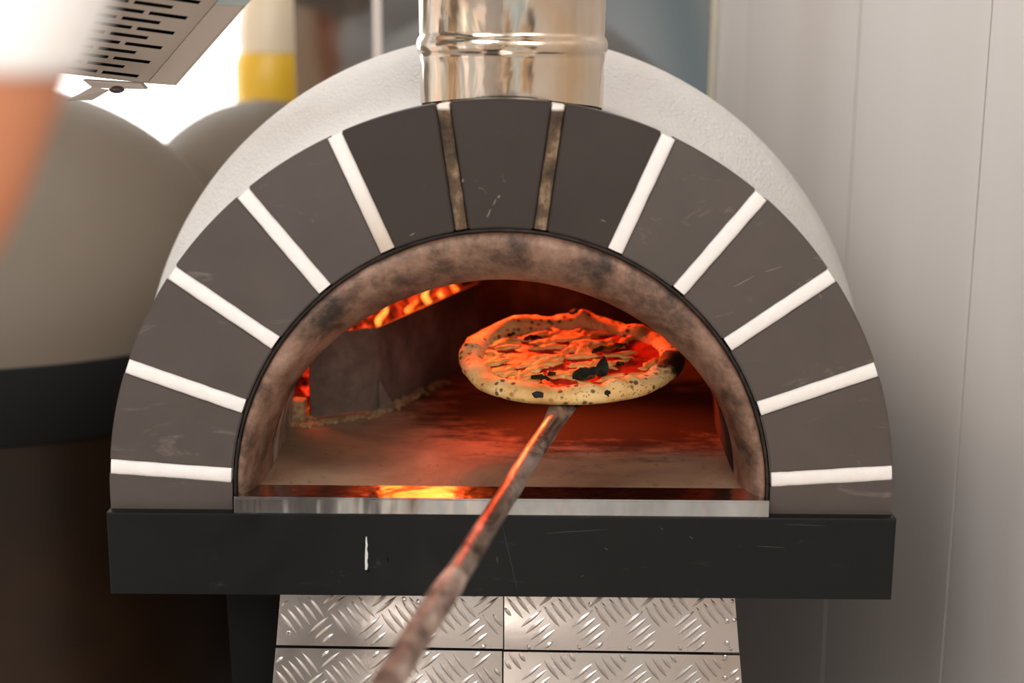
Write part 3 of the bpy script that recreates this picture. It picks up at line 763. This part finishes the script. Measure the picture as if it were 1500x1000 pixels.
# yellow container in front of the window
yc = Py(402, 136, 2.19)
yr = thing('container', 'blurred yellow rounded container with cream top in front of the window', 'container', (yc.x, 2.19, yc.z-.05))
bm = bmesh.new(); lathe(bm, [(.001, 0), (.09, 0), (.1, .03), (.1, .12), (.09, .15)], n=48); obj('tub', bm, M_YEL, yr, True, 40)
bm = bmesh.new(); lathe(bm, [(.088, .151), (.09, .2), (.08, .28), (.05, .33), (.001, .34)], n=48); obj('top', bm, M_CREAM, yr, True, 40)
bm = bmesh.new(); box(bm, yc.x-.13, yc.x+.18, 2.08, 2.288, yc.z-.08, yc.z-.051, .004); 
sh = obj('wall_shelf', bm, M_FRAME); tag(sh, 'pale shelf under the yellow container by the window', 'shelf')

# ------------------------------------------------------------------ slotted metal housing, top left
hb = thing('ventilation_box', 'beige metal box with rows of slots hanging at top left', 'vent box', Pd(215, 122, 1.62))
O0 = Pd(215, 122, 1.62); hinv = Matrix.Translation(-O0)
U = (Pd(215-162, 122-19, 1.565) - O0)            # to the left along slot rows
V_ = (Pd(312, 8, 1.50) - O0); VL = V_.length; Vn = V_.normalized()
W = (Pd(258, 125, 1.60) - O0)
Un = U.normalized(); Ntop = Un.cross(Vn).normalized()
if Ntop.dot(CAM-O0) < 0: Ntop = -Ntop
LV = VL*2.2; LU = U.length*1.35
# slotted plate: strips between slots, real holes
bm = bmesh.new()
def pp(u, v, n_=0): return O0 + Un*u + Vn*v + Ntop*n_
def slab(u0, u1, v0, v1): prism(bm, [pp(u0, v0), pp(u1, v0), pp(u1, v1), pp(u0, v1)], -Ntop*.0007)
rowp = VL*.0935; sh_ = rowp*.46; v = rowp*.55; k = 0
slab(0, LU, 0, v)
SL = .040; GP = .0055
while v < LV-.02:
    st = .0145 + (0 if k % 2 == 0 else .022) ; u = 0
    # solid from edge to first slot
    slab(0, st, v, v+sh_); u = st
    while u < LU:
        u2 = min(u+SL, LU); u3 = min(u2+GP, LU)
        if u3 > u2: slab(u2, u3, v, v+sh_)
        u = u3
        if u3 >= LU: break
    slab(0, LU, v+sh_, v+rowp); v += rowp; k += 1
slab(0, LU, v, LV)
bmesh.ops.remove_doubles(bm, verts=bm.verts, dist=1e-6)
bm.transform(hinv); obj('slotted_plate', bm, M_BOXM, hb)
bm = bmesh.new(); prism(bm, [pp(.004, .004, -.004), pp(LU-.004, .004, -.004), pp(LU-.004, LV-.004, -.004), pp(.004, LV-.004, -.004)], -Ntop*.06)  # dark block added behind the slots to stand for their shade
bm.transform(hinv); obj('slot_shade_core', bm, M_DARK, hb)
bm = bmesh.new()
Vf = Vn*VL
prism(bm, [O0-Un*.0008, O0+Vf-Un*.0008, O0+Vf+W, O0+W], -Ntop*.004+Un*.0, .0006)
prism(bm, [O0+W, O0+Vf+W, O0+Vf+W-Ntop*.08, O0+W-Ntop*.08], Un*.002)
prism(bm, [O0, O0+W, O0+W-Ntop*.08, O0-Ntop*.08], Vn*.002)
prism(bm, [O0, O0+Un*LU, O0+Un*LU-Ntop*.08, O0-Ntop*.08], Vn*.0015)
bm.transform(hinv); obj('side_flange', bm, M_BOXM, hb)
bm = bmesh.new()
prism(bm, [O0+Vf-Un*.0008+Vn*.0012, O0+Vf-Un*.0008+Vn*.12, O0+Vf+W+Vn*.12, O0+Vf+W+Vn*.0012], -Ntop*.06, .0006)
bm.transform(hinv); o = obj('corner_cap', bm, mat('blue_grey_metal', rgb(158, 170, 168), .35, .3).m, hb); o['label'] = 'pale blue-grey metal corner'
# bracket, flap and bolt below
bm = bmesh.new(); q = [Pd(120, 117, 1.56), Pd(206, 122, 1.585), Pd(214, 131, 1.585), Pd(136, 129, 1.56)]; prism(bm, q, Vector((0, .012, .001)), .0008)
bm.transform(hinv); obj('bracket', bm, M_BOXM, hb)
bm = bmesh.new(); q = [Pd(100, 146, 1.54), Pd(134, 127, 1.555), Pd(160, 131, 1.56), Pd(134, 146, 1.545)]; prism(bm, q, Vector((0, .003, -.001)), .0006)
bm.transform(hinv); obj('flap', bm, M_BOXM, hb)
bm = bmesh.new(); blob(bm, Pd(171, 131, 1.575), (.0085, .0085, .0042), 3); bm.transform(hinv); obj('bolt', bm, mat('dark_rubber', rgb(58, 42, 36), .5).m, hb, True)
bm = bmesh.new(); e0 = O0+Un*LU*.5+Vn*(LV-.03)-Ntop*.05; tube(bm, [e0, (e0.x, e0.y, 2.6)], .014, 16); bm.transform(hinv); obj('hanger_rod', bm, M_BOXM, hb, True, 40)

# ------------------------------------------------------------------ person at the left, holding the peel
def limb(bm, pts, n=20):
    """pts: (pos, rx) tapering capsule chain"""
    P_ = []; RR = []
    for i in range(len(pts)-1):
        a, ra = Vector(pts[i][0]), pts[i][1]; b, rb = Vector(pts[i+1][0]), pts[i+1][1]
        for k in range(5): u = k/5; P_.append(a.lerp(b, u)); RR.append(ra+(rb-ra)*u)
    P_.append(Vector(pts[-1][0])); RR.append(pts[-1][1])
    tube(bm, P_, RR, n)
    for i in (0, -1): blob(bm, pts[i][0], (pts[i][1],)*3, 2)
    for p in pts[1:-1]: blob(bm, p[0], (p[1],)*3, 2)
SH = Vector((-.212, -.79, 1.56)); EL = Vector((-.300, -.955, 1.285))
hpos = neck + hd*1.09
NK = Vector((-.385, -.845, 1.60)); HP = Vector((-.42, -.87, 1.04)); LS = Vector((-.575, -.885, 1.56))
WR = hpos + Vector((-.045, -.03, .065))
person = thing('person', 'person in white short-sleeved shirt, blurred arm at left holding the peel', 'person', (HP.x, HP.y, ZG))
pin = Matrix.Translation((-HP.x, -HP.y, -ZG))
bm = bmesh.new()
limb(bm, [(SH, .042), (SH.lerp(EL, .45), .049), (EL, .036), (EL.lerp(WR, .35), .038), (WR, .025)])
EL2 = Vector((-.615, -.98, 1.29)); WR2 = Vector((-.57, -.80, 1.10))
limb(bm, [(LS, .042), (LS.lerp(EL2, .45), .046), (EL2, .036), (EL2.lerp(WR2, .35), .038), (WR2, .025)])
for c0, s_ in ((NK+Vector((0, 0, -.06)), (.15, .085, .06)), (Vector((-.39, -.85, 1.42)), (.143, .102, .16)), (Vector((-.40, -.86, 1.24)), (.135, .095, .16)), (HP, (.155, .11, .12))):
    blob(bm, c0, s_, 3, Euler((0, 0, -.2)))
limb(bm, [(NK+Vector((0, 0, -.05)), .058), (NK+Vector((.005, .015, .08)), .052)])
HC = NK + Vector((.01, .03, .145))
fd = Vector((.35, 1, -.25)).normalized()
fr = fd.cross(Vector((0, 0, 1))).normalized(); fu = fr.cross(fd).normalized()
HM = Matrix((fr, fd, fu)).transposed()
hrot = HM.to_euler()
def hp_(x, y, z): return HC + fr*x + fd*y + fu*z
blob(bm, hp_(0, -.012, .02), (.073, .092, .095), 3, hrot); blob(bm, hp_(0, .025, -.045), (.052, .062, .062), 3, hrot)
blob(bm, hp_(0, .058, -.085), (.024, .022, .020), 2, hrot)
blob(bm, hp_(0, .092, -.012), (.011, .012, .026), 2, hrot); blob(bm, hp_(0, .098, -.026), (.015, .013, .010), 2, hrot)
for s_ in (-1, 1):
    blob(bm, hp_(s_*.075, -.006, -.008), (.008, .018, .030), 2, hrot)
    blob(bm, hp_(s_*.030, .072, .030), (.024, .014, .008), 2, hrot)
    blob(bm, hp_(s_*.036, .060, -.030), (.022, .020, .022), 2, hrot)
# legs
for s_, fx in ((-1, -.52), (1, -.33)):
    limb(bm, [((HP.x+s_*.085, HP.y, 1.0), .085), ((fx, HP.y+.02, .60), .056), ((fx, HP.y+.01, .47), .056), ((fx, HP.y-.01, .20), .038)])
    blob(bm, (fx, HP.y+.05, .145), (.042, .11, .035), 2)
# hands: palm + five bent fingers; right hand wraps round the shaft
def hand(bm, wrist, axis, centre, rad, thumb=1):
    ax = axis.normalized(); toC = (centre-wrist); toC -= ax*toC.dot(ax); out = toC.normalized(); lat = ax.cross(out).normalized()
    pc_ = centre - out*(rad+.014)
    Mx = Matrix((ax, lat, out)).transposed().to_euler()
    blob(bm, pc_ - lat*.008, (.042, .040, .014), 3, Mx)
    limb(bm, [(wrist, .024), (pc_ - lat*.02, .022)])
    for i, off in enumerate((-.033, -.011, .011, .032)):
        Lf = (.9, 1.0, .97, .8)[i]; R2 = rad+.0095; ch = []
        for j, dg in enumerate((-100, -40, 15, 75, 120)):
            th = radians(dg*Lf); ch.append((centre + ax*off + R2*(lat*sin(th+radians(80))*1 - out*cos(th+radians(80))), (.0098, .0095, .009, .0085, .0078)[j]))
        limb(bm, ch, 12)
    R2 = rad+.010; ch = []
    for j, dg in enumerate((0, -45, -95, -135)):
        th = radians(dg-10); ch.append((centre + ax*(-.036-.006*j) + R2*(lat*sin(th) - out*cos(th)), (.0125, .0115, .0105, .0095)[j]))
    limb(bm, ch, 12)
hand(bm, WR, hd, hpos, .0123)
def loose_hand(bm, wrist, fwd, side_, dn):
    pc_ = wrist+fwd*.055
    Mx = Matrix((fwd, side_, dn)).transposed().to_euler(); blob(bm, pc_, (.05, .041, .015), 3, Mx)
    for i, off in enumerate((-.031, -.010, .011, .031)):
        L = (.066, .076, .072, .056)[i]; b = pc_+fwd*.042+side_*off
        limb(bm, [(b, .0098), (b+fwd*L*.45+dn*.008, .009), (b+fwd*L*.75+dn*.026, .0085), (b+fwd*L*.88+dn*.042, .0075)], 12)
    b = wrist+fwd*.03-side_*.034; limb(bm, [(b, .013), (b+fwd*.03-side_*.024+dn*.008, .011), (b+fwd*.058-side_*.028+dn*.02, .0095)], 12)
f2 = (WR2-EL2).normalized(); s2 = f2.cross(Vector((0, 0, 1))).normalized(); loose_hand(bm, WR2, f2, -s2, -(s2.cross(f2)).normalized())
bm.transform(pin)
me = bpy.data.meshes.new('body'); bm.to_mesh(me); bm.free(); body = link('body', me, M_SKIN, person)
rm = body.modifiers.new('r', 'REMESH'); rm.mode = 'VOXEL'; rm.voxel_size = .0045; rm.use_smooth_shade = True
sm = body.modifiers.new('s', 'SMOOTH'); sm.factor = .5; sm.iterations = 3
def cloth(name, fn, m, vs=.006, it=6, lab=None):
    bm = bmesh.new(); fn(bm); bm.transform(pin); me = bpy.data.meshes.new(name); bm.to_mesh(me); bm.free(); o = link(name, me, m, person)
    r_ = o.modifiers.new('r', 'REMESH'); r_.mode = 'VOXEL'; r_.voxel_size = vs; r_.use_smooth_shade = True
    s_ = o.modifiers.new('s', 'SMOOTH'); s_.factor = .5; s_.iterations = it
    if lab: o['label'] = lab
    return o
def shirt(bm):
    for c0, s_ in ((NK+Vector((0, 0, -.075)), (.165, .10, .06)), (Vector((-.39, -.85, 1.42)), (.158, .118, .17)), (Vector((-.40, -.86, 1.24)), (.152, .112, .17)), (HP+Vector((0, 0, .04)), (.168, .125, .14))):
        blob(bm, c0, s_, 3, Euler((0, 0, -.2)))
    for a, b in ((SH, EL), (LS, EL2)):
        d = (b-a); e0 = a+d*.315
        limb(bm, [(NK.lerp(a, .6)+Vector((0, 0, -.06)), .07), (a, .060)]); rows = []
        for q_ in range(7):
            c_ = a+d*.325*q_/6; rows.append([c_+Vector((.056*cos(2*pi*k/24), .056*sin(2*pi*k/24), 0)) for k in range(24)])
        V = grid(bm, rows, close_u=True); bm.faces.new(V[0][::-1]); bm.faces.new(V[-1])
cloth('shirt', shirt, M_COTTON, lab='white short-sleeved shirt')
def trou(bm):
    blob(bm, HP+Vector((0, 0, -.04)), (.172, .128, .12), 3, Euler((0, 0, -.2)))
    for s_, fx in ((-1, -.52), (1, -.33)): limb(bm, [((HP.x+s_*.085, HP.y, .99), .097), ((fx, HP.y+.02, .60), .070), ((fx, HP.y+.01, .47), .068), ((fx, HP.y-.01, .24), .058)])
cloth('trousers', trou, M_TROU)
for s_, fx in ((-1, -.52), (1, -.33)):
    bm = bmesh.new(); blob(bm, (fx, HP.y+.05, .152), (.05, .125, .05), 3); blob(bm, (fx, HP.y-.02, .175), (.045, .055, .06), 3)
    for v_ in bm.verts: v_.co.z = max(v_.co.z, ZG+.001)
    bm.transform(pin); obj('shoe', bm, M_SHOE, person, True)
def hair(bm):
    blob(bm, hp_(0, -.024, .036), (.079, .094, .092), 3, hrot, .06, 3); blob(bm, hp_(0, -.055, -.02), (.066, .05, .06), 3, hrot, .06, 5)
cloth('hair', hair, M_HAIR, .005, 2)
for s_ in (-1, 1):
    bm = bmesh.new(); blob(bm, hp_(s_*.030, .071, .012), (.013, .011, .0085), 3, hrot); bm.transform(pin); e_ = obj('eye', bm, M_EYE, person, True)
    bm = bmesh.new(); blob(bm, hp_(s_*.030, .0805, .011), (.0055, .003, .0055), 2, hrot); bm.transform(pin); obj('iris', bm, M_IRIS, e_, True)
    bm = bmesh.new(); limb(bm, [(hp_(s_*.016, .083, .036), .003), (hp_(s_*.032, .082, .041), .0035), (hp_(s_*.048, .070, .036), .0025)], 8); bm.transform(pin); obj('eyebrow', bm, M_HAIR, person, True)
bm = bmesh.new(); limb(bm, [(hp_(-.022, .080, -.056), .003), (hp_(0, .088, -.055), .0055), (hp_(.022, .080, -.056), .003)], 10); bm.transform(pin); obj('lips', bm, M_LIP, person, True)

# ------------------------------------------------------------------ light
def area(name, loc, target, size, energy, col, sy=None):
    l = bpy.data.lights.new(name, 'AREA'); l.energy = energy; l.color = col; l.size = size
    if sy: l.shape = 'RECTANGLE'; l.size_y = sy
    o = bpy.data.objects.new(name, l); COL.objects.link(o); o.location = loc
    o.rotation_euler = (Vector(target)-Vector(loc)).to_track_quat('-Z', 'Y').to_euler(); return o
area('daylight_front_left', (-1.6, -2.4, 2.9), (0, 0, 1.1), 1.6, 52, (.86, .94, 1.0), 1.2)
area('daylight_front_right', (1.0, -3.0, 2.6), (0, 0, 1.1), 1.4, 42, (1.0, .93, .87), 1.2)
area('right_wall_fill', (-.35, .5, 2.7), (.6, .6, 1.3), .7, 14, (1.0, .96, .92), 1.0)  # unseen lamp added to brighten the right wall
l = bpy.data.lights.new('floor_glare_spot', 'SPOT'); l.energy = 7000; l.color = (1, .98, .94); l.spot_size = radians(7.5); l.spot_blend = .4; l.shadow_soft_size = .01  # unseen spot added to light the floor patch mirrored as plate glare
o = bpy.data.objects.new('floor_glare_spot', l); COL.objects.link(o); o.location = (-.9, -3.0, 3.6); o.rotation_euler = (Vector((-.33, -1.76, ZG))-Vector(o.location)).to_track_quat('-Z', 'Y').to_euler()
def point(name, loc, e, col, r_=.03):
    l = bpy.data.lights.new(name, 'POINT'); l.energy = e; l.color = col; l.shadow_soft_size = r_
    o = bpy.data.objects.new(name, l); COL.objects.link(o); o.location = loc
point('fire_light', (-.13, .62, 1.20), 3.0, (1, .10, .012), .06)
l = bpy.data.lights.new('flame_light', 'SPOT'); l.energy = 18; l.color = (1, .085, .014); l.spot_size = radians(84); l.spot_blend = .6; l.shadow_soft_size = .05
o = bpy.data.objects.new('flame_light', l); COL.objects.link(o); o.location = (-.04, .50, 1.283); o.rotation_euler = (Vector((.13, .20, 1.13))-Vector(o.location)).to_track_quat('-Z', 'Y').to_euler()
point('fire_light_near', (-.30, .40, 1.17), 1.6, (1, .16, .03), .03)

w = bpy.data.worlds.new('world'); S.world = w; w.use_nodes = True
nt = w.node_tree; N = nt.nodes; L = nt.links; bg = N['Background']
tc = N.new('ShaderNodeTexCoord'); mp = N.new('ShaderNodeMapping'); mp.inputs['Scale'].default_value = (2.3, 2.3, .75); mp.inputs['Location'].default_value = (3.1, 1.2, .4)
L.new(tc.outputs['Generated'], mp.inputs[0])
nz = N.new('ShaderNodeTexNoise'); nz.inputs['Scale'].default_value = 1.5; nz.inputs['Detail'].default_value = 2.5; nz.inputs['Distortion'].default_value = .3; L.new(mp.outputs[0], nz.inputs['Vector'])
rp = N.new('ShaderNodeValToRGB'); L.new(nz.outputs['Fac'], rp.inputs[0]); e = rp.color_ramp.elements
e[0].position = .30; e[0].color = (.03, .027, .024, 1); e[1].position = .74; e[1].color = (2.4, 2.3, 2.2, 1)
for p_, c_ in ((.40, (.12, .10, .08, 1)), (.47, (.55, .34, .2, 1)), (.50, (.75, .66, .56, 1)), (.55, (.30, .38, .38, 1)), (.61, (1.0, .92, .86, 1)), (.67, (.9, .62, .45, 1))):
    k = e.new(p_); k.color = c_
L.new(rp.outputs[0], bg.inputs[0]); bg.inputs[1].default_value = 1.35

S.view_settings.view_transform = 'Standard'; S.view_settings.look = 'None'; S.view_settings.gamma = 1; S.view_settings.use_curve_mapping = False
S.view_settings.exposure = 0.0
S.cycles.use_denoising = True
S.cycles.max_bounces = 8
S.cycles.sample_clamp_indirect = 4.0
S.cycles.caustics_reflective = False; S.cycles.caustics_refractive = False
